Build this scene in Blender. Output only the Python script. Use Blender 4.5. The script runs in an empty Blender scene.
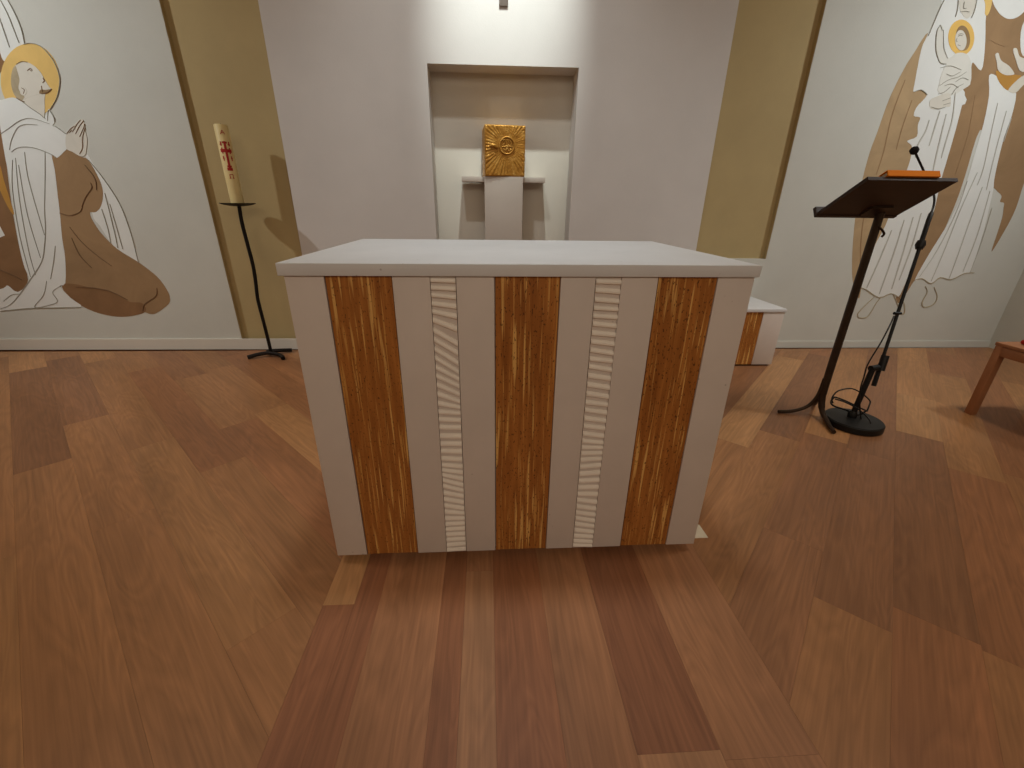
import bpy, bmesh, math, random
from mathutils import Vector, Matrix
from mathutils.geometry import tessellate_polygon
S = bpy.context.scene
COL = S.collection
random.seed(7)

# ------------------------------------------------------------------ camera
FPX, YAW, PITCH, ROLL = 424.14, .0618, .399, .0131
CAM = Vector((-.106, -1.1399, 1.1412))
def cam_axes():
    cy, sy = math.cos(YAW), math.sin(YAW)
    f = Vector((sy*math.cos(PITCH), cy*math.cos(PITCH), -math.sin(PITCH)))
    r = Vector((cy, -sy, 0)); u = r.cross(f)
    c, s = math.cos(ROLL), math.sin(ROLL)
    return c*r+s*u, -s*r+c*u, f
AR, AU, AF = cam_axes()
cd = bpy.data.cameras.new('camera'); cam = bpy.data.objects.new('camera', cd); COL.objects.link(cam)
cd.sensor_width = 36; cd.lens = FPX/1024*36; cd.clip_start = .02; cd.clip_end = 60
m = Matrix((AR, AU, -AF)).transposed().to_4x4(); m.translation = CAM
cam.matrix_world = m
S.camera = cam

# ------------------------------------------------------------------ world, lights, exposure
w = bpy.data.worlds.new('world'); S.world = w; w.use_nodes = True
w.node_tree.nodes['Background'].inputs[0].default_value = (1, .95, .88, 1)
w.node_tree.nodes['Background'].inputs[1].default_value = .02
S.view_settings.view_transform = 'Standard'; S.view_settings.look = 'None'
S.view_settings.exposure = 0.1; S.view_settings.gamma = 1
S.view_settings.use_curve_mapping = False

def spot(name, loc, target, power, col, size=60, blend=.6, radius=.06):
    d = bpy.data.lights.new(name, 'SPOT'); d.energy = power; d.color = col
    d.spot_size = math.radians(size); d.spot_blend = blend; d.shadow_soft_size = radius
    o = bpy.data.objects.new(name, d); COL.objects.link(o); o.location = loc
    o.rotation_euler = (Vector(target)-Vector(loc)).to_track_quat('-Z', 'Y').to_euler()
    return o
NEU = (.93, .98, 1); WARM = (1, .86, .70)
spot('spot_lamp_left', (-4.1, .7, 3.2), (-2.7, 2.4, 1.1), 146, NEU, 96, 1, .06)
spot('spot_lamp_right', (3.9, .6, 3.2), (2.8, 2.4, 1.1), 146, NEU, 96, 1, .2)
spot('spot_lamp_niche', (.06, 1.34, 4.5), (.03, 2.4, 2.55), 600, (.89, 1, .98), 31, 1, .03)
spot('spot_lamp_centre', (-.5, .6, 4.5), (0, 2.4, 1.5), 125, NEU, 60, .9, .08)
spot('spot_lamp_altar', (0, .6, 4.5), (0, .55, 0), 215, NEU, 38, 1, .25)
for k_ in (-1, 1):
    spot('fill_spot_side', (2.7*k_, .35, 4.5), (2.5*k_, .35, 0), 150, WARM, 75, 1, .3)  # unseen fill spots added to brighten the side floors, not known fixtures
def panel(name, loc, target, sx, sy, power, col):
    d = bpy.data.lights.new(name, 'AREA'); d.shape = 'RECTANGLE'; d.size = sx; d.size_y = sy; d.energy = power; d.color = col
    o = bpy.data.objects.new(name, d); COL.objects.link(o); o.location = loc
    o.rotation_euler = (Vector(target)-Vector(loc)).to_track_quat('-Z', 'Y').to_euler()
panel('fill_panel_nave', (0, -4.1, 3.3), (0, 0, .4), 5, 1.4, 58, WARM)  # added fill panel behind the camera, below the ceiling, to brighten the altar front

# ------------------------------------------------------------------ helpers
def lin(c):
    return tuple((v/255/12.92 if v/255 <= .04045 else ((v/255+.055)/1.055)**2.4) for v in c)
def ray(x, y):
    return AR*((x-512)/FPX) + AU*((384-y)/FPX) + AF
def on_y(x, y, Y):                       # point of the place behind a photo point, at depth Y
    d = ray(x, y); t = (Y-CAM.y)/d.y
    return CAM + d*t
WS = .012
def wall_y(x): return 2.36 - WS*x        # front face of the back wall
def on_wall(x, y, off=0):
    d = ray(x, y); t = (2.36-off-WS*CAM.x-CAM.y)/(d.y+WS*d.x)
    return CAM + d*t

class MB:
    def __init__(s): s.bm = bmesh.new()
    def box(s, a, b, bev=0):
        x0, y0, z0 = a; x1, y1, z1 = b
        t = bmesh.new()
        v = [t.verts.new(p) for p in [(x0,y0,z0),(x1,y0,z0),(x1,y1,z0),(x0,y1,z0),(x0,y0,z1),(x1,y0,z1),(x1,y1,z1),(x0,y1,z1)]]
        for f in [(0,3,2,1),(4,5,6,7),(0,1,5,4),(1,2,6,5),(2,3,7,6),(3,0,4,7)]: t.faces.new([v[i] for i in f])
        if bev: bmesh.ops.bevel(t, geom=list(t.edges), offset=bev, segments=2, profile=.5, affect='EDGES')
        s.join(t); return s
    def join(s, t, mat=None):
        if mat is not None: t.transform(mat)
        me = bpy.data.meshes.new('t'); t.to_mesh(me); t.free(); s.bm.from_mesh(me); bpy.data.meshes.remove(me)
    def prism(s, pts, nrm):              # closed planar outline extruded along nrm
        nrm = Vector(nrm); n = len(pts)
        t = bmesh.new()
        a = [t.verts.new(Vector(p)) for p in pts]; b = [t.verts.new(Vector(p)+nrm) for p in pts]
        f1 = t.faces.new(a); f2 = t.faces.new(b)
        for i in range(n):
            j = (i+1) % n; t.faces.new((a[i], a[j], b[j], b[i]))
        bmesh.ops.triangulate(t, faces=[f1, f2])
        bmesh.ops.recalc_face_normals(t, faces=t.faces)
        s.join(t); return s
    def tube(s, pts, r, seg=10, caps=True, flat=None):
        pts = [Vector(p) for p in pts]; n = len(pts)
        rs = r if isinstance(r, (list, tuple)) else [r]*n
        t = bmesh.new(); rings = []; up = None
        for i, p in enumerate(pts):
            d = (pts[min(i+1, n-1)]-pts[max(i-1, 0)]).normalized()
            if up is None:
                up = Vector((0, 0, 1)) if abs(d.z) < .9 else Vector((1, 0, 0))
            sd = d.cross(up).normalized(); up = sd.cross(d).normalized()
            k = flat or 1
            rings.append([t.verts.new(p + sd*math.cos(2*math.pi*q/seg)*rs[i] + up*math.sin(2*math.pi*q/seg)*rs[i]*k) for q in range(seg)])
        for i in range(n-1):
            for q in range(seg):
                t.faces.new((rings[i][q], rings[i][(q+1) % seg], rings[i+1][(q+1) % seg], rings[i+1][q]))
        if caps: t.faces.new(rings[0][::-1]); t.faces.new(rings[-1])
        bmesh.ops.recalc_face_normals(t, faces=t.faces)
        for f in t.faces: f.smooth = len(f.verts) == 4
        s.join(t); return s
    def lathe(s, prof, c=(0, 0, 0), seg=40):
        t = bmesh.new(); rings = []
        for r, z in prof:
            if r < 1e-6: rings.append([t.verts.new((c[0], c[1], c[2]+z))])
            else: rings.append([t.verts.new((c[0]+r*math.cos(2*math.pi*q/seg), c[1]+r*math.sin(2*math.pi*q/seg), c[2]+z)) for q in range(seg)])
        for A, B in zip(rings, rings[1:]):
            for q in range(seg):
                j = (q+1) % seg
                if len(A) == 1: t.faces.new((A[0], B[q], B[j]))
                elif len(B) == 1: t.faces.new((A[q], A[j], B[0]))
                else: t.faces.new((A[q], A[j], B[j], B[q]))
        bmesh.ops.recalc_face_normals(t, faces=t.faces)
        for f in t.faces: f.smooth = True
        s.join(t); return s
    def build(s, name, mat, parent=None, sharp=35):
        me = bpy.data.meshes.new(name); s.bm.to_mesh(me); s.bm.free()
        me.materials.append(mat)
        if sharp: me.set_sharp_from_angle(angle=math.radians(sharp))
        o = bpy.data.objects.new(name, me); COL.objects.link(o)
        if parent is not None:
            o.parent = parent; o.matrix_parent_inverse = Matrix.Translation(parent.location).inverted()
        return o
def thing(name, label, cat, loc=(0, 0, 0), group=None):
    o = bpy.data.objects.new(name, None); COL.objects.link(o); o.location = loc; o.empty_display_size = .1
    return tag(o, label, cat, group)
def tag(o, label, cat, group=None):
    o['label'] = label; o['category'] = cat
    if group: o['group'] = group
    return o
def struct(o): o['kind'] = 'structure'; return o
def spline(pts, k=5, closed=False):
    P = [Vector(p) for p in pts]; n = len(P); out = []
    for i in range(n if closed else n-1):
        if closed: a, b, c, d = P[i-1], P[i], P[(i+1) % n], P[(i+2) % n]
        else: a, b, c, d = P[max(i-1, 0)], P[i], P[i+1], P[min(i+2, n-1)]
        for j in range(k):
            t = j/k
            out.append(.5*((2*b)+(c-a)*t+(2*a-5*b+4*c-d)*t*t+(3*b-a-3*c+d)*t**3))
    if not closed: out.append(P[-1])
    return out

# ------------------------------------------------------------------ materials
class NT:
    def __init__(s, name):
        s.m = bpy.data.materials.new(name); s.m.use_nodes = True; s.t = s.m.node_tree
        s.b = s.t.nodes['Principled BSDF']
    def n(s, typ, **k):
        o = s.t.nodes.new(typ)
        for a, b in k.items(): setattr(o, a, b)
        return o
    def l(s, a, b): s.t.links.new(a, b)
    def coord(s, scale=(1, 1, 1), rnd=False):
        tc = s.n('ShaderNodeTexCoord'); mp = s.n('ShaderNodeMapping'); mp.inputs['Scale'].default_value = scale
        if rnd:
            oi = s.n('ShaderNodeObjectInfo'); mu = s.n('ShaderNodeVectorMath', operation='SCALE'); mu.inputs['Scale'].default_value = 37
            cb = s.n('ShaderNodeCombineXYZ')
            for i in range(3): s.l(oi.outputs['Random'], cb.inputs[i])
            s.l(cb.outputs[0], mu.inputs[0]); ad = s.n('ShaderNodeVectorMath', operation='ADD')
            s.l(tc.outputs['Object'], ad.inputs[0]); s.l(mu.outputs[0], ad.inputs[1]); s.l(ad.outputs[0], mp.inputs[0])
        else: s.l(tc.outputs['Object'], mp.inputs[0])
        return mp.outputs[0]
    def noise(s, vec, scale=5, detail=3, rough=.5, dist=0):
        o = s.n('ShaderNodeTexNoise'); o.inputs['Scale'].default_value = scale; o.inputs['Detail'].default_value = detail
        o.inputs['Roughness'].default_value = rough; o.inputs['Distortion'].default_value = dist
        s.l(vec, o.inputs['Vector']); return o.outputs['Fac']
    def ramp(s, fac, stops):
        o = s.n('ShaderNodeValToRGB'); e = o.color_ramp.elements
        while len(e) < len(stops): e.new(.5)
        for i, (p, c) in enumerate(stops): e[i].position = p; e[i].color = (*c[:3], 1) if len(c) > 1 else (c[0],)*3+(1,)
        s.l(fac, o.inputs[0]); return o.outputs[0]
    def mix(s, fac, a, b, mode='MIX'):
        o = s.n('ShaderNodeMix', data_type='RGBA', blend_type=mode)
        for v, i in ((fac, 0), (a, 6), (b, 7)):
            if hasattr(v, 'is_output'): s.l(v, o.inputs[i])
            elif i: o.inputs[i].default_value = (*v[:3], 1)
            else: o.inputs[i].default_value = v
        return o.outputs[2]
    def bump(s, h, strength=.2, dist=.01):
        o = s.n('ShaderNodeBump'); o.inputs['Strength'].default_value = strength; o.inputs['Distance'].default_value = dist
        s.l(h, o.inputs['Height']); s.l(o.outputs[0], s.b.inputs['Normal'])
    def out(s, col=None, rough=.5, metal=0, spec=None):
        if col is not None:
            if hasattr(col, 'is_output'): s.l(col, s.b.inputs['Base Color'])
            else: s.b.inputs['Base Color'].default_value = (*col[:3], 1)
        s.b.inputs['Roughness'].default_value = rough; s.b.inputs['Metallic'].default_value = metal
        if spec is not None: s.b.inputs['Specular IOR Level'].default_value = spec
        return s.m
def mottled(name, c, var=.08, scale=6, rough=.8, metal=0, bump=.0, stretch=(1, 1, 1), spec=.3, bscale=120):
    t = NT(name); v = t.coord(stretch); f = t.noise(v, scale, 4, .6)
    a = tuple(x*(1-var) for x in c); b = tuple(min(1, x*(1+var)) for x in c)
    col = t.ramp(f, [(.3, a), (.7, b)])
    if bump: t.bump(t.noise(v, bscale, 3), bump, .004)
    return t.out(col, rough, metal, spec)

PLASTER = lin((203, 203, 194))
m_wall = mottled('painted_plaster', PLASTER, .03, 3, .9, bump=.15)
m_centre = mottled('white_plaster', lin((208, 202, 196)), .03, 2.5, .9, bump=.15)
m_khaki = mottled('khaki_paint', lin((178, 157, 112)), .05, 3, .8, bump=.1)
m_niche = mottled('niche_plaster', lin((206, 199, 186)), .03, 3, .9, bump=.1)
m_base = mottled('white_baseboard', lin((214, 208, 196)), .03, 4, .6)
m_ceil = mottled('ceiling_white', lin((215, 212, 205)), .02, 2, .95)
m_rearwall = mottled('nave_plaster', lin((205, 190, 165)), .03, 2, .95)

def plank_mat():
    t = NT('oak_plank')
    v = t.coord((1, 1, 1), True)
    def mp(sc):
        o = t.n('ShaderNodeMapping'); o.inputs['Scale'].default_value = sc; t.l(v, o.inputs[0]); return o.outputs[0]
    fig = t.noise(mp((.9, 6, 1)), 1.6, 2, .5, .6)
    k = t.n('ShaderNodeMath', operation='MULTIPLY'); t.l(fig, k.inputs[0]); k.inputs[1].default_value = 9
    pp = t.n('ShaderNodeMath', operation='PINGPONG'); t.l(k.outputs[0], pp.inputs[0]); pp.inputs[1].default_value = .5
    ring = t.ramp(pp.outputs[0], [(.0, (.86,)), (.5, (1.06,))])
    fine = t.ramp(t.noise(mp((2.5, 110, 1)), 1, 3, .6), [(.3, (.85,)), (.7, (1.10,))])
    broad = t.ramp(t.noise(mp((.7, 4, 1)), 1.3, 3, .6), [(.28, (.80,)), (.72, (1.14,))])
    oi = t.n('ShaderNodeObjectInfo')
    c = t.mix(.8, oi.outputs['Color'], ring, 'MULTIPLY')
    c = t.mix(1, c, fine, 'MULTIPLY'); c = t.mix(1, c, broad, 'MULTIPLY')
    return t.out(c, .42, 0, .35)
m_plank = plank_mat()
m_sub = mottled('subfloor_wood', lin((140, 94, 60)), .15, 3, .6)

def stone_mat(name, c):
    t = NT(name); v = t.coord()
    col = t.ramp(t.noise(v, 5, 4, .6), [(.3, tuple(x*.96 for x in c)), (.7, tuple(min(1, x*1.03) for x in c))])
    vo = t.n('ShaderNodeTexVoronoi'); vo.inputs['Scale'].default_value = 22; t.l(v, vo.inputs['Vector'])
    spk = t.ramp(vo.outputs['Distance'], [(.035, (1,)), (.075, (0,))])
    sel = t.ramp(t.noise(v, 4.3, 2), [(.50, (0,)), (.56, (1,))])
    f = t.mix(1, spk, sel, 'MULTIPLY'); f2 = t.n('ShaderNodeMath', operation='MULTIPLY'); t.l(f, f2.inputs[0]); f2.inputs[1].default_value = .45
    col = t.mix(f2.outputs[0], col, lin((120, 100, 85)))
    return t.out(col, .55, 0, .35)
m_stone = stone_mat('pale_limestone', lin((212, 200, 190)))
m_shaded_stone = stone_mat('shaded_limestone', lin((188, 176, 164)))  # darker copy of the limestone: shade on pillar and shelves put into the colour
m_slab = stone_mat('altar_slab_stone', lin((213, 212, 211)))
m_flute = mottled('carved_plaster', lin((242, 233, 220)), .05, 8, .7)
m_dark = mottled('shadow_plinth', lin((60, 45, 36)), .1, 8, .8)  # dark tone puts the shade of the floor gap into the plinth colour

def palm_mat():
    t = NT('palm_wood')
    v = t.coord((1, 1, 1), True)
    def mp(sc):
        o = t.n('ShaderNodeMapping'); o.inputs['Scale'].default_value = sc; t.l(v, o.inputs[0]); return o.outputs[0]
    base = t.ramp(t.noise(mp((60, 60, 3)), 1, 4, .65), [(.3, lin((140, 82, 32))), (.7, lin((184, 118, 54)))])
    st = t.ramp(t.noise(mp((95, 95, 3.4)), 1, 1, .4), [(.60, (0,)), (.68, (1,))])
    c = t.mix(st, base, lin((222, 172, 98)))
    st2 = t.ramp(t.noise(mp((170, 170, 5)), 1, 1, .4), [(.61, (0,)), (.70, (.8,))])
    c = t.mix(st2, c, lin((205, 150, 78)))
    sp = t.ramp(t.noise(mp((210, 210, 110)), 1, 1, .5), [(.63, (0,)), (.70, (.75,))])
    c = t.mix(sp, c, lin((60, 28, 8)))
    return t.out(c, .4, 0, .4)
m_palm = palm_mat()
m_iron = mottled('wrought_iron', lin((34, 28, 25)), .2, 30, .5, .6, .2)
m_bronze = mottled('dark_bronze_metal', lin((62, 48, 36)), .15, 20, .42, .5)
m_desk = mottled('dark_stained_desk', lin((52, 36, 26)), .15, 6, .5, stretch=(1, 8, 8))
m_black = mottled('black_steel', lin((36, 35, 34)), .1, 20, .45, .4)
m_foam = mottled('black_foam', lin((22, 21, 21)), .2, 200, .95)
m_rubber = mottled('black_rubber_cable', lin((26, 24, 22)), .1, 30, .5)
m_gold = NT('hammered_gold')
_v = m_gold.coord((1, 1, 1))
_c = m_gold.ramp(m_gold.noise(_v, 22, 4, .65), [(.25, lin((150, 100, 30))), (.5, lin((182, 130, 50))), (.8, lin((214, 170, 92)))])
m_gold.bump(m_gold.noise(_v, 70, 4, .7), .5, .006)
m_gold = m_gold.out(_c, .45, .6)
m_wax = mottled('cream_wax', lin((222, 200, 142)), .04, 10, .5)
m_redwax = mottled('red_wax', lin((168, 34, 26)), .1, 40, .5)
m_orange = mottled('orange_folder_cover', lin((218, 122, 0)), .05, 10, .8)
m_paper = mottled('white_paper', lin((228, 220, 200)), .03, 30, .8)
m_beech = mottled('light_beech', lin((162, 110, 74)), .1, 4, .5, stretch=(6, 6, 1))
m_redcloth = mottled('red_cloth', lin((170, 38, 32)), .1, 60, .9)
m_cross = mottled('dark_cross_wood', lin((120, 108, 98)), .1, 12, .6)

def wash(name, c, var=.2, scale=3.5):
    t = NT(name); v = t.coord((1, 1, 1))
    a = tuple(x*(1-var) for x in c); b = tuple(min(1, x*(1+var)) for x in c)
    col = t.ramp(t.noise(v, scale, 5, .6, .8), [(.3, a), (.7, b)])
    return t.out(col, .9, 0, .2)
w_white = wash('mural_white_wash', lin((226, 227, 222)), .03)
w_cream = wash('mural_cream_wash', lin((212, 206, 190)), .04)
w_childwhite = wash('mural_soft_white_wash', lin((220, 218, 208)), .03)
w_brown = wash('mural_brown_wash', lin((156, 126, 92)), .12)
w_brown2 = wash('mural_dark_brown_wash', lin((138, 104, 72)), .14)
w_tan = wash('mural_tan_wash', lin((178, 152, 116)), .14)
w_halo = wash('mural_gold_wash', lin((226, 190, 116)), .06, 6)
w_halo2 = wash('mural_orange_gold_wash', lin((230, 188, 104)), .08, 6)
w_ochre = wash('mural_ochre_wash', lin((186, 138, 68)), .10, 5)
w_flesh = wash('mural_flesh_wash', lin((216, 211, 198)), .05, 8)
w_hair = wash('mural_hair_wash', lin((178, 164, 136)), .16, 14)
w_beard = wash('mural_beard_wash', lin((148, 122, 88)), .15, 14)
w_line = wash('mural_grey_line', lin((154, 150, 136)), .06)
w_soft = wash('mural_soft_grey_line', lin((194, 192, 182)), .06)
w_lineb = wash('mural_brown_line', lin((122, 94, 68)), .08)
w_pale = wash('mural_pale_line', lin((176, 164, 138)), .06)

# ------------------------------------------------------------------ setting: shell
XL, XR, YB, ZC = -4.7, 4.45, -4.6, 4.7
def wbox(x0, x1, z0, z1, o0, o1):         # block of the back wall: o0 / o1 = depth behind its front face
    mb = MB(); t = bmesh.new()
    c = [(x0, wall_y(x0)+o0), (x1, wall_y(x1)+o0), (x1, wall_y(x1)+o1), (x0, wall_y(x0)+o1)]
    mb.prism([(x, y, z0) for x, y in c], (0, 0, z1-z0)); t.free(); return mb
KL0, KL1, KR0, KR1 = -2.15, -1.538, 1.582, 2.178
NX0, NX1, NZ = -.492, .542, 2.016
REC = .035
wl = struct(wbox(XL, KL0, 0, ZC, 0, .3).build('wall_back_left', m_wall))
wr = struct(wbox(KR1, XR, 0, ZC, 0, .3).build('wall_back_right', m_wall))
struct(wbox(KL0, KL1, 0, ZC, REC, .3).build('wall_recess_left', m_khaki))
struct(wbox(KR0, KR1, .76, ZC, REC, .3).build('wall_recess_right', m_khaki))
struct(wbox(KR0, KR1, 0, .76, 0, .3).build('wall_recess_sill', m_wall))
# khaki paint on the returns of the recesses
a = wbox(KL0, KL0+.004, .09, ZC, .004, REC).build('trim_recess_left', m_khaki); struct(a)
a = wbox(KR1-.004, KR1, .76, ZC, .004, REC).build('trim_recess_right', m_khaki); struct(a)
mb = wbox(KL1, NX0, 0, ZC, 0, .3)
for q in (wbox(NX1, KR0, 0, ZC, 0, .3), wbox(NX0, NX1, NZ, ZC, 0, .3)):
    me = bpy.data.meshes.new('t'); q.bm.to_mesh(me); mb.bm.from_mesh(me); q.bm.free()
struct(mb.build('wall_back_centre', m_centre))
struct(wbox(NX0, NX1, 0, NZ, .2, .3).build('wall_niche', m_niche))
struct(MB().box((XL-.2, YB, 0), (XL, 2.8, ZC)).build('wall_left', m_rearwall))
struct(MB().box((XR, YB, 0), (XR+.2, 2.8, ZC)).build('wall_right', m_wall))
struct(MB().box((XL-.2, YB-.2, 0), (XR+.2, YB, ZC)).build('wall_front', m_rearwall))
struct(MB().box((XL-.2, YB-.2, ZC), (XR+.2, 2.8, ZC+.1)).build('ceiling', m_ceil))
struct(wbox(XL, KL1, 0, .09, -.014, 0).build('baseboard_left', m_base))
struct(wbox(2.125, XR, 0, .06, -.008, 0).build('baseboard_right', m_wall))

# ------------------------------------------------------------------ floor with its planks
floor = struct(MB().box((XL, YB, -.06), (XR, 2.7, -.014)).build('floor', m_sub))
DK = lin((146, 101, 68)); RD = lin((156, 106, 70)); MD = lin((163, 115, 75)); LT = lin((171, 123, 80)); YL = lin((180, 133, 88))
CD, CR_, CM, CL = lin((150, 99, 68)), lin((158, 105, 71)), lin((165, 116, 80)), lin((174, 127, 90))
def clip(poly, f):                         # keep f(p) >= 0
    out = []
    for i in range(len(poly)):
        a, b = poly[i-1], poly[i]; fa, fb = f(a), f(b)
        if fa >= 0: 
            if fb >= 0: out.append(b)
            else: out.append(a+(b-a)*(fa/(fa-fb)))
        elif fb >= 0: out.append(a+(b-a)*(fa/(fa-fb))); out.append(b)
    return out
def plank(poly, ang, col):
    if len(poly) < 3: return
    ar = abs(sum(poly[i-1].x*poly[i].y-poly[i].x*poly[i-1].y for i in range(len(poly))))/2
    if ar < .0006: return
    c = sum(poly, Vector((0, 0)))/len(poly)
    R = Matrix.Rotation(-ang, 2)
    loc = [R @ (p-c) for p in poly]
    mb = MB(); mb.prism([(p.x, p.y, -.0138) for p in loc], (0, 0, .0138))
    o = mb.build('plank', m_plank, None, 0)
    o.location = (c.x, c.y, 0); o.rotation_euler.z = ang
    o.parent = floor; o.color = (*col, 1)
G = .0002
XCL, XCR, YF = -.62, .637, -1.7
YW = 2.345
def on_floor(x, y):
    d_ = ray(x, y); p = CAM+d_*(-CAM.z/d_.z); return Vector((p.x, p.y))
TONE = [(905, 430, YL), (768, 405, YL), (800, 480, LT), (205, 560, LT), (818, 530, DK), (880, 640, RD), (950, 600, DK), (100, 520, MD), (860, 690, RD), (1000, 560, RD), (290, 420, LT), (180, 400, RD), (840, 640, MD)]
def zone(ang, x0, x1, off0, width, seed, keep=None):
    rnd = random.Random(seed)
    d = Vector((math.cos(ang), math.sin(ang))); n = Vector((-d.y, d.x))
    cs = [Vector(p) for p in ((x0, YF), (x1, YF), (x1, YW), (x0, YW))]
    n0 = min(c.dot(n) for c in cs); n1 = max(c.dot(n) for c in cs); d0 = min(c.dot(d) for c in cs); d1 = max(c.dot(d) for c in cs)
    v = off0
    while v > n0: v -= width
    while v < n1:
        u = d0 - rnd.random()*1.2
        while u < d1:
            L = rnd.choice((.7, 1.0, 1.2, 1.5, 1.8))
            q = [d*a+n*b for a, b in ((u+G, v+G), (u+L-G, v+G), (u+L-G, v+width-G), (u+G, v+width-G))]
            for f in (lambda p: p.x-x0-G, lambda p: x1-G-p.x, lambda p: p.y-YF, lambda p: (YW-.005 if x1 < 0 else YW-.05)-p.y):
                q = clip(q, f)
                if len(q) < 3: break
            k = rnd.random()
            col = RD if k < .24 else DK if k < .38 else MD if k < .74 else LT if k < 1.1 else YL
            for px_, py_, c_ in TONE:
                h = on_floor(px_, py_)
                if u < h.dot(d) < u+L and v < h.dot(n) < v+width: col = c_
            j = 1+(rnd.random()-.5)*.16
            if len(q) >= 3: plank(q, ang, tuple(x*j for x in col))
            u += L
        v += width
zone(math.radians(-45.5), XL, XCL, -.81, .19, 3)
zone(math.radians(46.5), XCR, XR, -.817, .195, 11)
LANES = [(-.62, -.525, [(-1.7, -.172, CD), (-.172, .9, YL), (.9, 2.3, CM)]), (-.525, -.45, [(-1.7, .2, CD), (.2, 2.3, CR_)]),
         (-.45, -.258, [(-1.7, 0.25, CM), (.25, 2.3, CL)]), (-.258, -.185, [(-1.7, .6, CR_), (.6, 2.3, CM)]), (-.185, -.095, [(-1.7, -.06, CL), (-.06, 2.3, CM)]),
         (-.095, .06, [(-1.7, .7, CR_), (.7, 2.3, CD)]), (.06, .222, [(-1.7, .3, CM), (.3, 2.3, CR_)]),
         (.222, .415, [(-1.7, -.6, CL), (-.6, .5, CD), (.5, 2.3, CM)]), (.415, .637, [(-1.7, -.62, CM), (-.62, 1.0, CM), (1.0, 2.3, CR_)])]
for x0, x1, segs in LANES:
    for y0, y1, c in segs:
        plank([Vector(p) for p in ((x0+G, y0+G), (x1-G, y0+G), (x1-G, y1-G), (x0+G, y1-G))], math.radians(90), c)

# ------------------------------------------------------------------ altar
def bar_parts(parent, spans, y, z0, z1, kinds):
    for (x0, x1), k in zip(spans, kinds):
        if k == 's': MB().box((x0+.0008, y, z0), (x1-.0008, y+.02, z1), .0012).build('stone_panel', m_stone, parent)
        if k == 'w': MB().box((x0+.002, y+.0025, z0+.001), (x1-.001, y+.02, z1-.001)).build('wood_panel', m_palm, parent)
altar = thing('altar', 'large pale stone altar with three brown wood panels and two carved ridged strips', 'altar', (0, .4, 0))
MB().box((-.637, -.0075, .9685), (.634, .82, 1.0), .0012).build('top_slab', m_slab, altar)
MB().box((-.6257, .0205, .03), (.6257, .80, .9685)).build('body', m_stone, altar)
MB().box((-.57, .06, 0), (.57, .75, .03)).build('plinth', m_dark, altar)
E_ = [-.6257, -.525, -.353, -.254, -.187, -.085, .091, .186, .256, .357, .522, .6257]
bar_parts(altar, list(zip(E_, E_[1:])), 0, .03, .9683, 'swsfswsfsws')
FL = [(0.957,0.955),(0.937,0.934),(0.919,0.912),(0.895,0.887),(0.874,0.86),(0.851,0.824),(0.822,0.781),(0.796,0.754),(0.768,0.723),(0.742,0.697),(0.713,0.675),(0.687,0.653),(0.66,0.627),(0.63,0.604),(0.6,0.585),(0.572,0.566),(0.547,0.542),(0.52,0.518),(0.489,0.487),(0.462,0.46),(0.436,0.433),(0.409,0.404),(0.386,0.377),(0.367,0.356),(0.349,0.331),(0.329,0.307),(0.307,0.285),(0.279,0.264),(0.254,0.239),(0.229,0.214),(0.203,0.195),(0.175,0.173),(0.151,0.153),(0.129,0.131),(0.107,0.108),(0.084,0.086),(0.061,0.065),(0.038,0.041)]
FR = [(0.955,0.953),(0.932,0.927),(0.906,0.9),(0.883,0.879),(0.861,0.857),(0.839,0.832),(0.812,0.806),(0.787,0.779),(0.762,0.75),(0.735,0.728),(0.713,0.7),(0.683,0.673),(0.655,0.643),(0.626,0.613),(0.596,0.588),(0.572,0.56),(0.542,0.532),(0.516,0.506),(0.489,0.478),(0.463,0.454),(0.439,0.438),(0.418,0.418),(0.393,0.397),(0.367,0.372),(0.339,0.344),(0.313,0.314),(0.286,0.286),(0.261,0.257),(0.237,0.225),(0.21,0.197),(0.184,0.172),(0.162,0.146),(0.136,0.123),(0.109,0.098),(0.084,0.077),(0.061,0.054),(0.042,0.037)]
for x0, x1, R_ in ((-.254, -.187, FL), (.186, .256, FR)):
    MB().box((x0+.0008, .002, .03), (x1-.0008, .02, .9683)).build('strip_base', m_stone, altar)
    mb = MB(); t = bmesh.new()
    for i, (a, b) in enumerate(R_):
        za = R_[i-1] if i else (a+.02, b+.02); zb = R_[i+1] if i+1 < len(R_) else (a-.02, b-.02)
        ends = []
        for x, z, up, dn in ((x0+.001, a, za[0], zb[0]), (x1-.001, b, za[1], zb[1])):
            hu = min((up-z)*.33, .010); hd = min((z-dn)*.33, .010)
            pr = [(.0028, hu), (-.0022, hu*.8), (-.0048, hu*.1), (-.0042, -hd*.5), (.0028, -hd*.9)]
            ends.append([t.verts.new((x, y, max(.0305, min(.968, z+q)))) for y, q in pr])
        A, B = ends; n = len(A)
        for k in range(n): t.faces.new((A[k], A[(k+1) % n], B[(k+1) % n], B[k]))
        t.faces.new(A[::-1]); t.faces.new(B)
    bmesh.ops.recalc_face_normals(t, faces=t.faces); mb.join(t)
    mb.build('carved_ridges', m_flute, altar, 25)

# credence block beyond the altar
cr = thing('credence_table', 'low white stone side block with brown wood stripe by the back wall', 'side table', (1.79, 2.1, 0))
MB().box((1.455, 1.862, .430), (2.127, 2.325, .453), .0015).build('top_slab', m_slab, cr)
MB().box((1.462, 1.89, .014), (2.119, 2.32, .430)).build('body', m_stone, cr)
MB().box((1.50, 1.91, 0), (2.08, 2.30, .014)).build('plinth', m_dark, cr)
bar_parts(cr, [(1.462, 1.615), (1.615, 1.70), (1.70, 1.868-.06), (1.868-.06, 1.956), (1.956, 2.119)], 1.869, .014, .4298, 'swsws')

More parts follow.
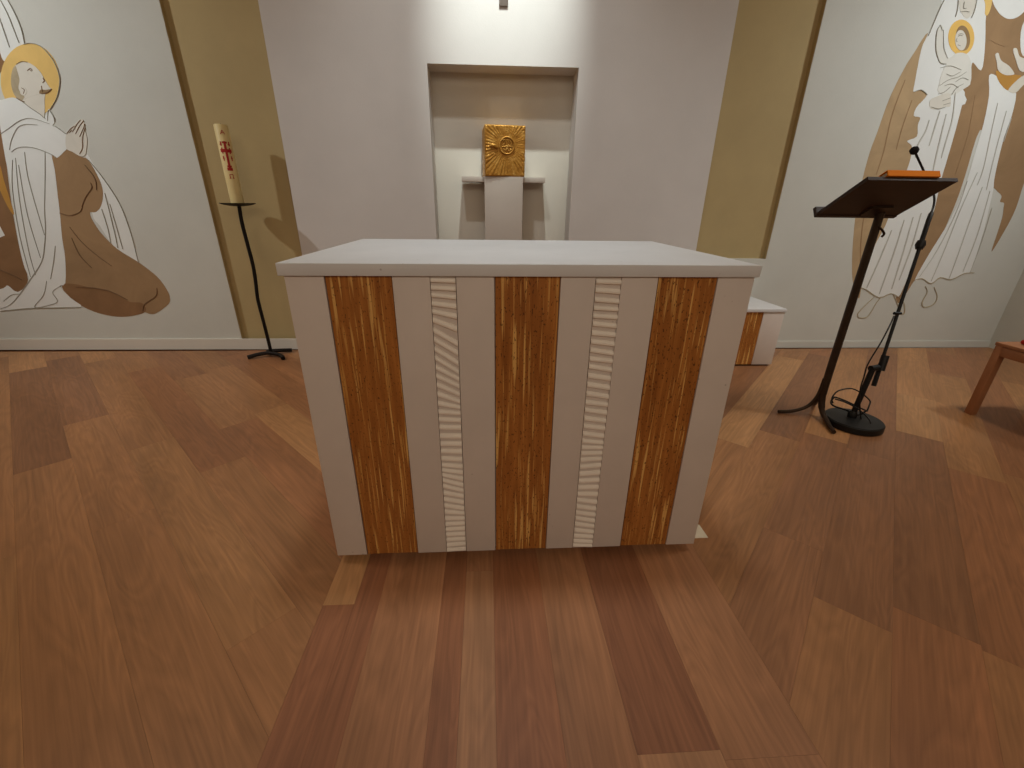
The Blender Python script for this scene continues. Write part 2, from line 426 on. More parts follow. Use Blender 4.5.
# ------------------------------------------------------------------ niche: pedestal, shelf, tabernacle
TX0, TX1, TZ0, TZ1, TY = -.118, .170, 1.332, 1.655, 2.26
ped = thing('pedestal', 'square white pillar standing in the wall niche under the gold tabernacle', 'pedestal', (.037, 2.4, 0))
MB().box((TX0+.004, TY+.012, 0), (TX1-.004, 2.545, TZ0-.001), .002).build('shaft', m_shaded_stone, ped)
tag(MB().box((-.285, 2.40, 1.300), (TX0+.003, 2.548, 1.336), .0015).build('stone_shelf', m_shaded_stone), 'short pale stone shelf left of the pillar in the niche', 'shelf', 'shelf wings beside the pillar')
tag(MB().box((TX1-.003, 2.40, 1.300), (.345, 2.548, 1.336), .0015).build('stone_shelf', m_shaded_stone), 'short pale stone shelf right of the pillar in the niche', 'shelf', 'shelf wings beside the pillar')
tab = thing('tabernacle', 'square golden tabernacle with rays and a round emblem on the niche pillar', 'tabernacle', (.037, 2.38, TZ0))
MB().box((TX0, TY+.012, TZ0), (TX1, 2.53, TZ1), .004).build('casket', m_gold, tab)
# relief door
NXg, NZg = 76, 86
t = bmesh.new(); g = []; rnd = random.Random(4)
cxg, czg = (TX0+TX1)/2+.012, TZ0+.195
amp = [rnd.uniform(.2, 1) for _ in range(64)]
for j in range(NZg+1):
    row = []
    for i in range(NXg+1):
        x = TX0+.004+(TX1-TX0-.008)*i/NXg; z = TZ0+.004+(TZ1-TZ0-.008)*j/NZg
        dx, dz = x-cxg, z-czg; r = math.hypot(dx, dz); th = math.atan2(dz, dx)
        k = (th/(2*math.pi)*46) % 46; am = amp[int(k)]
        h = 0
        if r > .06: h = am*.0045*max(0, math.sin(math.pi*(k % 1)))*min(1, (r-.06)/.03)
        if i in (0, NXg) or j in (0, NZg): h = -.004
        h += rnd.uniform(0, .0022)
        row.append(t.verts.new((x, TY+.010-h, z)))
    g.append(row)
for j in range(NZg):
    for i in range(NXg): t.faces.new((g[j][i], g[j][i+1], g[j+1][i+1], g[j+1][i]))
mb = MB(); mb.join(t); mb.build('relief_door', m_gold, tab, 60)
ringp = [(cxg+.052*math.cos(a), TY+.002, czg+.052*math.sin(a)) for a in [2*math.pi*k/36 for k in range(37)]]
MB().tube(ringp, .006, 8, False).build('emblem_ring', m_gold, tab, 0)
mb = MB()
for path in ([(-.030, .028), (-.012, .036), (-.016, .012), (-.030, .006)], [(.0, .038), (.012, .018), (.002, .004), (.016, .002)],
             [(.018, .034), (.030, .016), (.024, .0)], [(-.036, -.008), (0, -.004), (.036, -.006)], [(-.028, -.018), (-.01, -.032), (.0, -.016), (.014, -.034), (.03, -.018)]):
    mb.tube(spline([(cxg+a, TY+.003, czg+b) for a, b in path], 4), .0045, 6)
mb.build('emblem', m_gold, tab, 0)
mb = MB(); mb.tube(spline([(cxg-.118, TY+.003, czg-.008), (cxg-.10, TY-.003, czg+.0), (cxg-.082, TY-.003, czg-.008), (cxg-.066, TY+.003, czg-.014)], 4), [.003]+[.011]*11+[.004], 8)
mb.build('clasp', m_gold, tab, 0)
tab.rotation_euler.z = math.radians(4.5)

# wall cross above the niche (only its foot in the frame)
crs = thing('wall_cross', 'narrow grey-brown upright hanging on white wall above the niche', 'cross', (.023, 2.34, 2.335))
MB().box((-.006, 2.3495, 2.332), (.052, 2.3585, 3.05), .003).build('upright', m_cross, crs)
MB().box((-.17, 2.349, 2.80), (.216, 2.356, 2.858), .003).build('crossbar', m_cross, crs)

# ------------------------------------------------------------------ candle and its iron stand
CX, CY_ = -1.858, 2.225
st = thing('candle_stand', 'tall thin black iron candlestick with round drip plate beside khaki recess', 'candle stand', (CX, CY_, 0))
MB().lathe([(0, -.012), (.03, -.012), (.085, -.004), (.112, .006), (.114, .010), (.108, .010), (.06, .003), (0, .003)], (CX, CY_, 1.122)).build('drip_plate', m_iron, st)
mb = MB(); pts = [(CX+.006, CY_, 1.115)]
for z, dx in ((1.0, .0), (.85, .005), (.7, .010), (.58, .004), (.45, -.006), (.3, -.002), (.15, .002), (.03, .004)): pts.append((CX+dx, CY_+dx*.4, z))
mb.tube(spline(pts, 4), .0128, 10); mb.build('stem', m_iron, st)
for nm, pth in (('foot', [(CX-.128, 2.12, .016), (CX-.07, 2.15, .026), (CX, 2.175, .032), (CX+.09, 2.15, .029), (CX+.14, 2.115, .022), (CX+.155, 2.09, .015)]),
                ('foot', [(CX-.04, 2.27, .016), (CX-.005, 2.235, .030), (CX+.07, 2.25, .029), (CX+.14, 2.29, .018)])):
    MB().tube(spline(pth, 5), .0155, 10).build(nm, m_iron, st)
MB().lathe([(0, 0), (.022, 0), (.026, .012), (.018, .022), (0, .022)], (CX, 2.215, .018), 20).build('hub', m_iron, st)
can = thing('altar_candle', 'thick cream candle with red cross marks on the iron stand', 'candle', (CX, CY_, 1.125))
CR = .0415
MB().lathe([(0, 0), (CR, 0), (CR, .478), (CR-.004, .484), (.012, .480), (0, .478)], (CX, CY_, 1.1255)).build('wax_body', m_wax, can)
MB().tube([(CX, CY_, 1.60), (CX+.001, CY_, 1.618)], .0018, 6).build('wick', m_iron, can)
th0 = math.atan2(CAM.y-CY_, CAM.x-CX)
def wrap(u, z, r):                         # u = arc length to the right as seen from the nave
    a = th0 + u/CR; return (CX+r*math.cos(a), CY_+r*math.sin(a), z)
def decal(mb, u0, u1, z0, z1):
    t = bmesh.new(); k = 5
    lo = [[t.verts.new(wrap(u0+(u1-u0)*i/k, z, r)) for i in range(k+1)] for z, r in ((z0, CR-.001), (z0, CR+.0012), (z1, CR+.0012), (z1, CR-.001))]
    for A, B in zip(lo, lo[1:]):
        for i in range(k): t.faces.new((A[i], A[i+1], B[i+1], B[i]))
    bmesh.ops.recalc_face_normals(t, faces=t.faces); mb.join(t)
zc = 1.452
mb = MB()
for r_ in ((-.007, .007, zc-.115, zc+.058), (-.034, .034, zc-.008, zc+.012), (-.014, .014, zc+.045, zc+.056), (-.026, -.018, zc-.016, zc+.02),
           (.018, .026, zc-.016, zc+.02), (-.013, .013, zc-.098, zc-.086), (-.016, .016, zc-.10, zc-.118)): decal(mb, *r_)
mb.build('red_cross', m_redwax, can, 0)
mb = MB()
for u in (-.027, .021):                    # year digits around the cross
    decal(mb, u, u+.008, zc+.03, zc+.056); decal(mb, u-.004, u+.010, zc+.036, zc+.042)
    decal(mb, u, u+.007, zc-.058, zc-.030); decal(mb, u-.002, u+.009, zc-.046, zc-.040)
mb.build('red_digits', m_redwax, can, 0)['kind'] = 'stuff'
mb = MB()                                  # alpha above, omega below
for k in range(6):
    decal(mb, -.012+k*.002, -.008+k*.002, zc+.098+k*.004, zc+.103+k*.004); decal(mb, .010-k*.002, .014-k*.002, zc+.098+k*.004, zc+.103+k*.004)
decal(mb, -.007, .009, zc+.105, zc+.109)
for u0, u1, a, b in ((-.011, -.007, -.162, -.142), (.007, .011, -.162, -.142), (-.010, .010, -.143, -.139), (-.014, -.004, -.166, -.162), (.004, .014, -.166, -.162)): decal(mb, u0, u1, zc+a, zc+b)
mb.build('red_letters', m_redwax, can, 0)['kind'] = 'stuff'

# ------------------------------------------------------------------ lectern with folder
LX, LY = 1.846, 1.02
lec = thing('lectern', 'dark metal lectern with a sloping desk on a leaning curved leg', 'lectern', (LX, LY, 0))
DC = Vector((1.822, 1.0, 1.190)); DU = Vector((1, 0, 0)); tau = .541
DV = Vector((0, -math.cos(tau), math.sin(tau))); DN = Vector((0, math.sin(tau), math.cos(tau)))   # up-slope, and out of the reading face
def desk_box(mb, u0, u1, v0, v1, n0, n1):
    pts = [DC+DU*u+DV*v+DN*n0 for u, v in ((u0, v0), (u1, v0), (u1, v1), (u0, v1))]
    return mb.prism(pts, DN*(n1-n0))
desk_box(MB(), -.215, .215, -.146, .146, 0, .016).build('desk_board', m_desk, lec)
desk_box(MB(), -.222, .215, -.166, -.146, -.004, .045).build('book_ledge', m_desk, lec)
desk_box(MB(), .0, .11, -.135, -.06, -.010, 0).build('mounting_plate', m_bronze, lec)
PT = on_y(878.5, 219, 1.10)
mb = MB(); mb.tube(spline([PT+Vector((0, .0, .035)), PT, PT+(Vector((1.85, 1.02, .25))-PT)*.3, PT+(Vector((1.85, 1.02, .25))-PT)*.65, (1.850, 1.02, .25), (1.850, 1.015, .14), (1.847, .985, .06), (1.825, .90, .024), (1.79, .80, .014)], 6),
                   [.026]*30+[.023]*6+[.019]*4+[.016]*4+[.013]*5, 12, True, .75); mb.build('pole', m_bronze, lec)
MB().tube(spline([(1.838, 1.025, .24), (1.832, 1.028, .13), (1.80, 1.04, .055), (1.73, 1.055, .018), (1.648, 1.065, .010)], 6), .010, 10).build('leg', m_bronze, lec)
MB().tube(spline([(1.856, 1.03, .24), (1.862, 1.045, .13), (1.89, 1.09, .055), (1.94, 1.15, .018), (1.99, 1.21, .010)], 6), .010, 10).build('leg', m_bronze, lec)
MB().tube(spline([on_y(873, 229, 1.09), on_y(878, 227, 1.075), on_y(882, 230, 1.07), on_y(884, 234, 1.07), on_y(881.5, 237, 1.075)], 5), .0055, 8).build('hook', m_bronze, lec)
fol = thing('folder', 'orange folder lying on the dark lectern desk', 'folder', DC+DV*.05+DN*.03)
desk_box(MB(), -.125, .125, -.10, .150, .0165, .022).build('cover', m_orange, fol)
desk_box(MB(), -.120, .121, -.096, .145, .0222, .038).build('pages', m_paper, fol)
desk_box(MB(), -.125, .125, -.10, .150, .0382, .044).build('cover', m_orange, fol)
desk_box(MB(), -.125, .125, .1502, .1545, .0165, .044).build('spine', m_orange, fol)

# ------------------------------------------------------------------ microphone, stand, cable
BX, BY = 1.985, .905
ms = thing('microphone_stand', 'black microphone stand with heavy round foot beside the lectern', 'microphone stand', (BX, BY, 0))
MB().lathe([(0, 0), (.138, 0), (.142, .004), (.142, .034), (.136, .041), (.03, .046), (0, .046)], (BX, BY, .001), 48).build('round_foot', m_black, ms)
J0 = on_y(852, 416, .915); J1 = on_y(873, 368, .925); K0 = on_y(873.5, 386, .93); K1 = on_y(884, 360, .94); K2 = on_y(921, 243, 1.10)
J0.z = .04
MB().tube([J0, J1], .0145, 12).build('lower_tube', m_black, ms)
MB().lathe([(0, 0), (.022, 0), (.024, .02), (.016, .035), (0, .035)], (J0.x, J0.y, .047), 20).build('socket', m_black, ms)
ax = (K2-K0).normalized()
MB().tube([K0, K0+ax*.13], .012, 10).build('counterweight', m_black, ms)
MB().tube([K0+ax*.10, K2], .0085, 12).build('boom_tube', m_black, ms)
MB().tube([K1-ax*.06, K1+ax*.025], .019, 12).build('clamp', m_black, ms)
MB().tube([J1+Vector((-.012, 0, -.004)), J1+Vector((.035, .008, .0))], .017, 12).build('clamp_knob', m_black, ms)
T0 = on_y(893.5, 313, 1.01); 
MB().tube([T0+Vector((-.004, -.008, 0)), T0+Vector((.035, -.008, .0))], .008, 10).build('wing_screw', m_black, ms)
MB().tube([K2-ax*.032, K2-ax*.01, K2+ax*.012], [.016, .023, .018], 12).build('clutch', m_black, ms)
mic = thing('microphone', 'slim black gooseneck microphone rising behind the lectern desk', 'microphone', K2+ax*.01)
N = [K2+ax*.013, on_y(928, 222, 1.13), on_y(934, 204, 1.17), on_y(933, 191, 1.19), on_y(927, 178, 1.19), on_y(920, 163, 1.17), on_y(914.5, 151, 1.15)]
MB().tube(spline(N, 5), [.011]*8+[.005]*23, 10).build('gooseneck', m_black, mic)
hd = (N[-1]-N[-2]).normalized()
MB().tube([N[-1]-hd*.016, N[-1]-hd*.012, N[-1]-hd*.002, N[-1]+hd*.012, N[-1]+hd*.021, N[-1]+hd*.024], [.004, .013, .0185, .018, .010, .002], 14).build('foam_capsule', m_foam, mic)
cab = thing('microphone_cable', 'thin black cable looped on the microphone stand foot', 'cable', (BX-.03, BY+.04, .035))
def yz(l): return [on_y(*q) for q in l]
mb = MB()
mb.tube(spline(yz([(894, 316, 1.0), (891, 323, .97), (887, 331, .94), (880, 344, .92), (868, 364, .905), (864, 377, .90), (860, 392, .895)]) + [Vector((2.005, .885, .05)), Vector((2.03, .87, .037))], 6), .0035, 6)
L1 = [(833, 403, .99), (832, 398, 1.0), (838, 391, 1.02), (850, 388.5, 1.03), (858, 391, 1.02), (864, 395, 1.01), (870, 401, 1.0), (869, 406, .98), (867, 411, .97)]
mb.tube(spline(yz(L1), 5), .0042, 6)
mb.build('cable_run', m_rubber, cab, 0)
mb = MB()
mb.tube(spline(yz([(867, 411, .97), (858, 407, .95), (848, 402, .95), (838, 398, .98), (834, 397.5, .99), (831, 402, .98), (834, 406, .96), (846, 410, .94), (858, 415, .92), (866, 411, .9)]), 5), .005, 6)
mb.tube(spline(yz([(835, 399, .97), (846, 402.5, .93), (858, 409, .9), (866, 416, .87), (870.5, 422, .84), (869, 425, .83), (864, 425, .83)]), 5), .004, 6)
mb.build('cable_loops', m_rubber, cab, 0)

# ------------------------------------------------------------------ stool at the right edge
sx, sy, sh = 2.835, 1.015, .452
sto = thing('wooden_stool', 'low light brown wooden stool at the right edge of the floor', 'stool', (sx+.2, sy-.2, 0))
for x, y in ((sx, sy), (sx, sy-.40), (sx+.40, sy), (sx+.40, sy-.40)):
    MB().box((x-.017+(0 if x == sx else 0), y-.017, 0), (x+.023, y+.023, sh-.02), .003).build('leg', m_beech, sto)
MB().box((sx-.018, sy-.379, sh-.075), (sx+.012, sy-.016, sh-.021), .003).build('rail', m_beech, sto)
MB().box((sx+.39, sy-.379, sh-.075), (sx+.42, sy-.016, sh-.021), .003).build('rail', m_beech, sto)
MB().box((sx+.022, sy-.01, sh-.075), (sx+.384, sy+.018, sh-.021), .003).build('rail', m_beech, sto)
MB().box((sx+.022, sy-.41, sh-.075), (sx+.384, sy-.382, sh-.021), .003).build('rail', m_beech, sto)
MB().box((sx-.022, sy-.422, sh-.0195), (sx+.428, sy+.026, sh), .004).build('seat', m_beech, sto)
tag(MB().box((sx+.06, sy-.37, sh+.0005), (sx+.37, sy-.02, sh+.028), .012).build('seat_cushion', m_redcloth), 'flat red cushion on the wooden stool at the right edge', 'cushion')
tag(MB().prism([(.60, .058, .0005), (.712, .057, .0005), (.711, .127, .0005), (.60, .13, .0005)], (0, 0, .002)).build('floor_card', m_paper), 'small white card on the floor under the altar right corner', 'card')

# ------------------------------------------------------------------ murals painted on the back wall
def px_poly(pts, smooth=4):
    P = [Vector((a, b)) for a, b in pts]
    return spline(P, smooth, True) if smooth else P
def paint(parent, name, pts, layer, mat, smooth=4):
    off = .0006+.0005*layer
    mb = MB(); P = px_poly(pts, smooth); q = [on_wall(p.x, p.y) for p in P]; n = len(q)
    t = bmesh.new(); v = [t.verts.new(p+Vector((0, -off, 0))) for p in q]; u = [t.verts.new(p) for p in q]
    for tri in tessellate_polygon([[Vector((p.x, p.y, 0)) for p in P]]):
        try: t.faces.new([v[k] for k in tri])
        except ValueError: pass
    bmesh.ops.recalc_face_normals(t, faces=t.faces)
    for f in t.faces:
        f.normal_update()
        if f.normal.y > 0: f.normal_flip()
    for k in range(n): t.faces.new((v[k], v[(k+1) % n], u[(k+1) % n], u[k]))
    mb.join(t); return mb.build(name, mat, parent, 0)
def strokes(parent, name, lines, layer, mat, wpx=1.1):
    mb = MB(); off = .0006+.0005*layer
    for ln in lines:
        wd = wpx
        if isinstance(ln[0], (int, float)): wd = ln[0]; ln = ln[1:]
        wd *= .62
        P = spline([Vector((a, b)) for a, b in ln], 4) if len(ln) > 2 else [Vector((a, b)) for a, b in ln]
        n = len(P); L = []; R_ = []
        for i, p in enumerate(P):
            d = (P[min(i+1, n-1)]-P[max(i-1, 0)]).normalized(); s = Vector((-d.y, d.x))
            h = wd/2*(.45+.55*math.sin(math.pi*min(1, max(0, (i+.6)/(n+.2)))))
            L.append(p+s*h); R_.append(p-s*h)
        t = bmesh.new()
        f = [[t.verts.new(on_wall(p.x, p.y)+Vector((0, -o, 0))) for p in Q] for Q, o in ((L, 0), (L, off), (R_, off), (R_, 0))]
        for A, B in zip(f, f[1:]):
            for i in range(n-1): t.faces.new((A[i], A[i+1], B[i+1], B[i]))
        t.faces.new([q[0] for q in f]); t.faces.new([q[-1] for q in f])
        bmesh.ops.recalc_face_normals(t, faces=t.faces); mb.join(t)
    o = mb.build(name, mat, parent, 0); o['kind'] = 'stuff'; return o
def ell(cx, cy, rx, ry, n=28, rot=0):
    c, s = math.cos(rot), math.sin(rot)
    return [(cx+rx*math.cos(a)*c-ry*math.sin(a)*s, cy+rx*math.cos(a)*s+ry*math.sin(a)*c) for a in [2*math.pi*k/n for k in range(n)]]

b0 = on_wall(60, 330)
ml = thing('wall_mural', 'wall painting of kneeling monk in white cape and brown habit with gold halo', 'mural', (b0.x, b0.y, b0.z), 'wall paintings')
paint(ml, 'second_figure_robe', [(-70, -30), (-30, -30), (-2, 20), (1, 53), (6, 62), (-2, 80), (0, 110), (4, 140), (9, 185), (14, 219), (20, 250), (28, 280), (18, 292), (8, 286), (0, 290), (-30, 294), (-70, 290)], 0, w_brown2)
paint(ml, 'ochre_band', [(-8, 150), (0, 165), (4, 180), (9, 196), (14, 213), (12, 213), (6, 203), (-2, 185), (-12, 160)], 1, w_ochre)
paint(ml, 'white_fold', [(-12, 222), (0, 226), (5, 235.5), (0, 237.5), (-12, 240)], 1, w_white, 0)
paint(ml, 'white_drapery', [(-30, -30), (-6, -30), (8, 0), (15.6, 14.3), (21.5, 28.6), (25, 44), (20, 50), (9, 58), (4, 61), (0, 52), (-8, 25)], 1, w_white)
paint(ml, 'scapular_back', [(86, 156), (95, 167), (104, 179), (120, 204), (131, 233), (139, 263), (125, 258), (112, 244), (100, 226), (92, 212)], 0, w_white)
paint(ml, 'halo', ell(30.5, 80.5, 29.6, 37, 32, -.06), 2, w_halo)
paint(ml, 'habit', [(67, 148), (72, 149), (81, 156.6), (87.5, 159), (95, 170.6), (101.6, 185), (103, 196), (101, 206), (96, 212), (90, 212.5), (93, 221), (102, 234), (117.5, 249), (139.7, 263), (157.4, 277), (167.4, 290.6), (170, 298), (168.5, 304), (157, 312.8), (150.8, 314), (143, 312), (135, 315.4), (117.6, 316.7), (97.6, 312.8), (82, 306), (71, 298), (62, 286), (61, 250), (55, 200), (50, 160), (58, 152)], 2, w_brown)
paint(ml, 'habit_lower_fold', [(62, 285), (75, 284), (92, 288), (108, 290), (122, 297), (130, 302), (142, 303), (146, 311), (135, 315.2), (117.6, 316.4), (97.6, 312.4), (82, 305.6), (71, 297.6)], 3, w_brown2)
paint(ml, 'cape', [(-3, 103), (2, 100), (13, 97.5), (21, 101), (31, 108), (40, 114), (45, 118), (49, 109), (54, 116), (55, 122), (53, 126), (60, 129), (66, 134), (67.5, 147), (64, 152), (57, 158), (52, 155), (55, 170), (58, 195), (60, 212), (62.5, 238.6), (65.4, 258), (65.6, 283), (60, 286), (71, 298), (82, 307), (58, 308), (30, 308.3), (0, 311), (-40, 312), (-40, 300), (-10, 292), (4, 288), (8, 285.5), (18, 292), (30, 281), (25, 268), (20, 248), (15.6, 219), (10.7, 182), (6, 160), (1, 130)], 4, w_white, 3)
paint(ml, 'neck', [(26, 97), (44, 92), (45, 100), (44.5, 118), (40, 114), (31, 108), (22, 101)], 5, w_flesh)
paint(ml, 'face', [(14, 92), (11.7, 80), (13, 70), (18, 64), (26, 62), (34, 65.5), (40.6, 72), (44.8, 79), (49, 86), (52, 89.5), (48, 92.5), (40, 94), (30, 97), (21, 100)], 6, w_flesh)
paint(ml, 'hair', [(21, 101), (15, 95), (12, 86), (11.7, 78), (13, 70), (16, 66), (18, 72), (20, 80), (19, 88), (22, 94), (25, 97)], 7, w_hair)
paint(ml, 'beard', [(40, 93.5), (41, 90), (46, 90), (50, 89.5), (52.3, 89), (50, 92), (44, 94)], 7, w_beard)
paint(ml, 'ear', ell(24, 91.5, 3.4, 4, 14), 8, w_flesh)
paint(ml, 'hands', [(66.6, 148), (66.4, 135), (71, 128.4), (75, 124.5), (79.7, 120), (83.2, 119.6), (85.4, 127), (85.6, 131), (87.4, 139), (86.6, 150), (85.6, 155), (81, 156.4), (73, 152)], 5, w_flesh)
strokes(ml, 'drawn_lines', [
    [(0.7, 0), (8, 14), (14, 29), (19.5, 43)], [(8, 0), (15.6, 14.3), (21.5, 28.6), (24.9, 43.5)], [(0, 18), (5, 33), (10, 47.5)],
    [(1, 134), (10, 128), (20, 121), (32, 118.5), (50, 124)], [(10, 150), (12, 140), (18, 128), (26, 124.5), (38, 125)], [(22, 101), (31, 108), (40, 114), (46, 119)],
    [(48, 121), (49, 110), (54, 117), (55, 122)], [(55, 126), (61, 130), (66, 134)], [(12, 152), (18, 148), (27, 147), (38, 149), (52, 154.6), (57, 158)],
    [1.4, (45.5, 152), (45.5, 180), (45, 209), (46, 229), (45, 245), (42, 262), (29.3, 281.5), (18, 297), (10, 305), (0, 309)], 
    [(25, 152), (28, 175), (36, 205), (45, 235)], [(16, 158), (20, 200), (29, 250), (36, 275)], [(19, 165), (28, 215), (41, 258)], [(13, 160), (13, 190), (20, 235), (31, 277)],
    [(55.7, 246), (54, 262), (51, 279)], [(0, 311), (29, 308.3), (58, 307.6), (81, 307)], [(47, 281), (44, 295), (35, 307), (50, 305), (58, 301), (53, 292), (61, 286)], [(4, 301), (12, 295), (20, 294)],
    [.9, (88.8, 160), (104, 179), (120, 204), (131, 233), (138.6, 262.6)], [.9, (105, 193), (115, 233), (118, 248)], [.9, (102, 209), (108, 228), (111, 243)], [.8, (110, 204), (117, 228), (123, 249)],
    [1.1, (24, 44.5), (32, 43.4), (42, 47), (52, 58), (58, 70), (60.2, 82), (57, 98), (50, 110)]], 9, w_line)
strokes(ml, 'brown_strokes', [
    [(28, 71), (31, 68.5), (33, 71)], [(30, 69), (32, 71.5)], [(17, 64.5), (22, 61.8), (28, 62.4)], [1.4, (42, 94), (48, 92.5), (52, 89)], [1.6, (43.5, 78), (45, 81), (43, 83)], [(42, 86), (43, 92)],
    [1.6, (17, 98), (22, 101), (25, 102)], [(22, 88), (25, 90), (24, 94)], [.9, (67, 134), (71, 129), (75, 126)], [.9, (73, 132), (77, 125), (81, 120)], [.9, (76, 134), (80, 126), (84, 121)], [.9, (80, 137), (84, 128), (85, 124)], [1.2, (80, 154), (83, 148), (83, 138), (85.5, 128)], [.9, (70, 133), (72, 130)],
    [1.3, (82, 207), (86, 197), (92, 188), (91, 183)], [1.1, (60, 213), (70, 215.5), (80, 212), (83, 206)], [1.0, (70, 227), (82, 242), (98, 256), (112, 266)], [1.2, (76, 287), (95, 288), (112, 292), (128, 300)], [1.2, (157, 288), (156, 296), (145, 304), (143, 311)], [1.0, (72, 238), (80, 255), (92, 268)],
    [1.2, (-40, 272), (-10, 268), (10, 274), (22, 280)], [1.0, (85, 165), (95, 178), (97, 190)]], 10, w_lineb)

b1 = on_wall(930, 320)
mr = thing('wall_mural', 'wall painting of standing veiled mother with haloed child in arms and brown cloaks', 'mural', (b1.x, b1.y, b1.z), 'wall paintings')
paint(mr, 'cloak_left', [(928, 33), (914.6, 52), (904, 69), (889.6, 98), (877, 133), (870, 151.6), (863, 177), (857, 205), (853.5, 235), (852, 262), (853, 283), (858.6, 298.5), (861.8, 286), (866.5, 268), (873, 249), (885, 228), (896, 200), (906, 172), (912, 155), (914, 142), (925, 130), (930, 100), (928, 60)], 0, w_tan)
paint(mr, 'cloak_right', [(984, -30), (1100, -30), (1080, 20), (1062, 70), (1050, 110), (1040, 140), (1024, 183), (1016.7, 206), (1008, 224.6), (991.7, 251.7), (997, 234), (1002, 218), (1003.5, 208), (1004, 203), (1000, 201.5), (1001.5, 196), (996, 190), (990, 181), (990, 150), (980, 130), (965, 176), (956.8, 200), (946, 226), (939.6, 237), (929, 254), (914.6, 280), (899, 303), (896, 297), (904, 286), (914.5, 260.5), (924.5, 237.5), (932, 215), (940, 180), (944, 150), (955, 110), (955, 80), (970, 50)], 0, w_brown)
paint(mr, 'veil', [(946, -6), (940, 8), (927, 36), (921, 50), (914.6, 83), (913.5, 92), (921, 90), (927, 95), (919, 106), (930, 112), (965, 104), (962.5, 90), (970, 84.5), (971, 69), (973, 62.5), (981, 70.5), (984.4, 52), (985.4, 21), (984, -6)], 1, w_white, 3)
paint(mr, 'robe', [(919, 104), (913.5, 115.6), (920, 117.5), (917.7, 125), (916.7, 136.5), (907, 141), (911.6, 146), (911, 156), (906, 172), (894, 203), (885, 226), (873, 249), (866, 269), (861.5, 287), (866, 289), (879, 297), (891, 293), (898, 297), (904, 286), (914.5, 260.5), (924.5, 237.5), (933, 214), (941, 180), (947.4, 158), (955, 131.6), (961.5, 106.6), (964.5, 92), (955, 88), (935, 95)], 2, w_white, 3)
paint(mr, 'skirt', [(989, 75.5), (996, 76), (1002, 85), (1010, 91), (1016, 94), (1011.5, 116), (1003.7, 138), (997.4, 163), (994, 180), (993, 190), (988, 212), (982, 236), (974, 262), (970, 272), (964, 273), (951, 279), (940, 277), (931, 283), (922, 278), (914.6, 280), (929, 254), (939.6, 237), (952, 216), (964.6, 187), (975.6, 150), (983.4, 123.7), (988.8, 95.6)], 2, w_white, 3)
paint(mr, 'white_collar', [(985, -30), (992, 0), (997, 10.4), (1002, 16), (1008.6, 19), (1016.4, 17.6), (1024, 11.7), (1040, -5), (1045, -30)], 1, w_white)
paint(mr, 'halo_edge', [(982, -8), (992, -8), (991, 6), (987.5, 15), (984.8, 14), (985, 4)], 3, w_halo)
paint(mr, 'white_sleeve', [(1022, 26), (1021, 52), (1030, 60), (1045, 70), (1056, 40), (1050, 15), (1035, 10)], 1, w_white)
paint(mr, 'bowl', [(996, 71), (1004, 73), (1013, 74.5), (1021.5, 76.5), (1015, 84.6), (1008, 90.5), (1001, 85), (997, 78)], 3, w_ochre)
paint(mr, 'bowl_rim', [(1021.5, 76.5), (1008.4, 89), (1011, 92.5), (1016, 92.4), (1024, 84.6), (1036, 80), (1034, 74)], 4, w_cream)
paint(mr, 'hand', [(995, 55), (998, 53.2), (1000.8, 60.5), (1008.6, 66), (1013.8, 73), (1012, 75), (1004.7, 75), (998, 70.5), (996.4, 62)], 4, w_flesh)
paint(mr, 'hand', [(1012.8, 50), (1016.4, 48.6), (1019, 56), (1024, 58.6), (1034, 62), (1036, 71), (1024, 72), (1019, 70), (1015.8, 61)], 4, w_flesh)
paint(mr, 'mother_face', [(958, -8), (958.5, 0), (960, 10.4), (964, 17), (968, 18.2), (973, 12), (976.3, 0), (977, -8)], 3, w_flesh)
paint(mr, 'child_halo', ell(961, 37.5, 13, 17.8, 28), 3, w_halo2)
paint(mr, 'child_body', [(940, 25), (936.4, 33), (935.7, 50), (939, 62), (946, 64), (942, 72), (939, 84), (938, 92), (950, 96), (962, 90), (970, 83), (971, 70), (970, 60), (966, 54), (957, 53), (948, 58), (944, 48), (943.5, 30)], 4, w_childwhite, 3)
paint(mr, 'child_hair', ell(962.6, 38.2, 7.0, 12.6, 20, -.1), 5, w_beard)
paint(mr, 'child_face', ell(960.4, 40.4, 5.7, 10.2, 20, -.05), 6, w_flesh)
paint(mr, 'mother_hand', [(930, 100), (938, 96), (946, 93.5), (950, 95), (950, 106), (944, 107), (936, 109), (930, 108)], 5, w_flesh)
strokes(mr, 'drawn_lines', [
    [(946, -4), (940, 8), (928, 36)], [(913.5, 92), (921, 90), (927, 95)], 
    ], 8, w_line, 1.0)
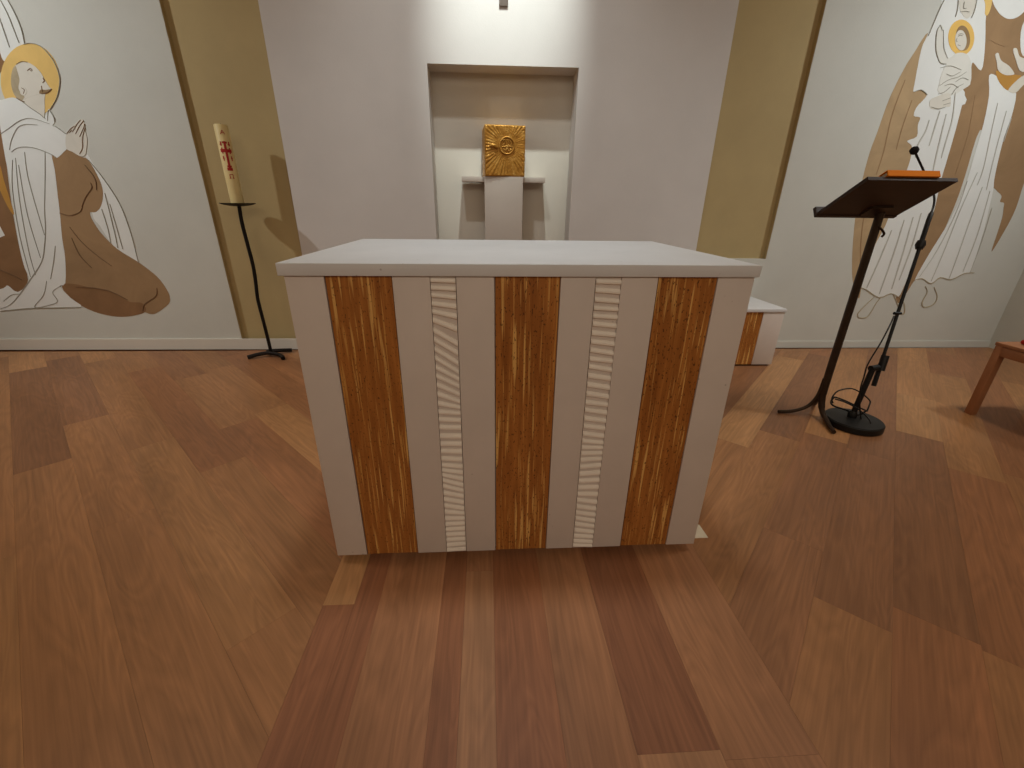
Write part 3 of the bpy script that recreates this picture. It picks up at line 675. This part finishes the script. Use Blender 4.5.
strokes(mr, 'fold_lines', [
    [(939.6, 111), (934, 129), (928.7, 146)], [(946, 114), (938, 147), (932, 174)], [(955, 92.5), (952, 119), (946, 140), (941, 158)], [(929, 120), (925, 132), (917, 146), (915, 158)],
    [(891.5, 230), (880, 258), (866.5, 288)], [(904, 220), (893, 255), (879, 294)], [(913, 217), (903, 252), (891.5, 289)], [(921, 213), (912, 245), (899, 280)],
    [1.2, (977, 172.5), (960, 210), (945, 248), (931, 281)], [1.2, (982, 187), (969, 222.5), (958, 254), (949, 278)], [1.2, (989.6, 191), (977, 235), (962.5, 272)], [1.1, (991.7, 208), (981, 243), (970, 272)], [1.1, (967, 181), (956, 212), (937, 250), (919, 277)],
    [1.1, (997.4, 103), (992, 127), (983.4, 167), (977, 185)], [1.1, (1006, 111), (1000.5, 131.6), (993.5, 158), (986, 190)], [1.0, (1011, 118), (1003, 142)],
    ], 8, w_soft, 1.9)
strokes(mr, 'child_lines', [
    [(940, 25), (936.4, 32.5), (935.7, 49.5), (939.6, 62.5), (946, 64)], [(943, 30), (943.5, 48), (947.4, 58.6)], [(940, 25), (942, 31)],
    [(940, 68), (950, 66), (961, 70)], [(939, 86), (948, 80), (958, 77), (966, 72)], [(944, 86), (951, 84), (958, 88)], [(951, 95), (956, 88), (963, 84)], [(938, 94), (944, 92), (950, 87)], [(946, 74), (952, 76), (960, 72)], [(955, 82), (962, 78), (968, 80)],
    [(942, 101), (950, 98)], [(943, 105), (950, 103)], [(931, 107), (938, 109), (945, 107)], [(960, 12), (965, 11.5), (969, 12.2)], [(964, 2), (963, 8), (966, 8.5)], [1.3, (958, 0), (957, 10), (955, 17)], [1.3, (976.5, 0), (974, 11), (971, 18)],
    [1.8, (957.5, 36.6), (959.5, 35.4), (962, 36)], [(957.5, 35), (960, 33.8), (963, 34.6)], [(956.6, 38), (955.6, 41), (957, 41.8)], [(957, 45), (960, 46)]], 8, w_line, 1.0)
strokes(mr, 'foot_outlines', [
    [(874, 297), (866.5, 304), (858, 313), (859, 317.5), (866.5, 317), (871.5, 311), (876, 303), (880, 298)], [(893, 294), (897, 303), (901, 313), (904, 313), (904, 304), (899, 297)],
    [(925, 286), (927, 292), (922, 302), (924, 307), (933, 304.5), (937, 297), (934, 287)], [(861.5, 288), (866, 289.5), (879, 297.5), (891, 293.5), (898, 297)], [(914.6, 280), (922, 278.5), (931, 283.5), (940, 277.5), (951, 279.5), (964, 273.5), (974, 272.5)]], 8, w_pale, 1.3)
strokes(mr, 'cloak_strokes', [
    [1.5, (905, 80), (892, 115), (884, 150), (876, 175)], [1.2, (912, 100), (903, 125), (896, 150)], [1.4, (866, 200), (861, 240), (860, 275)], [1.4, (990, 40), (1004, 46), (1016, 42)], [1.2, (975, 95), (968, 135), (955, 175)]], 3, w_brown)
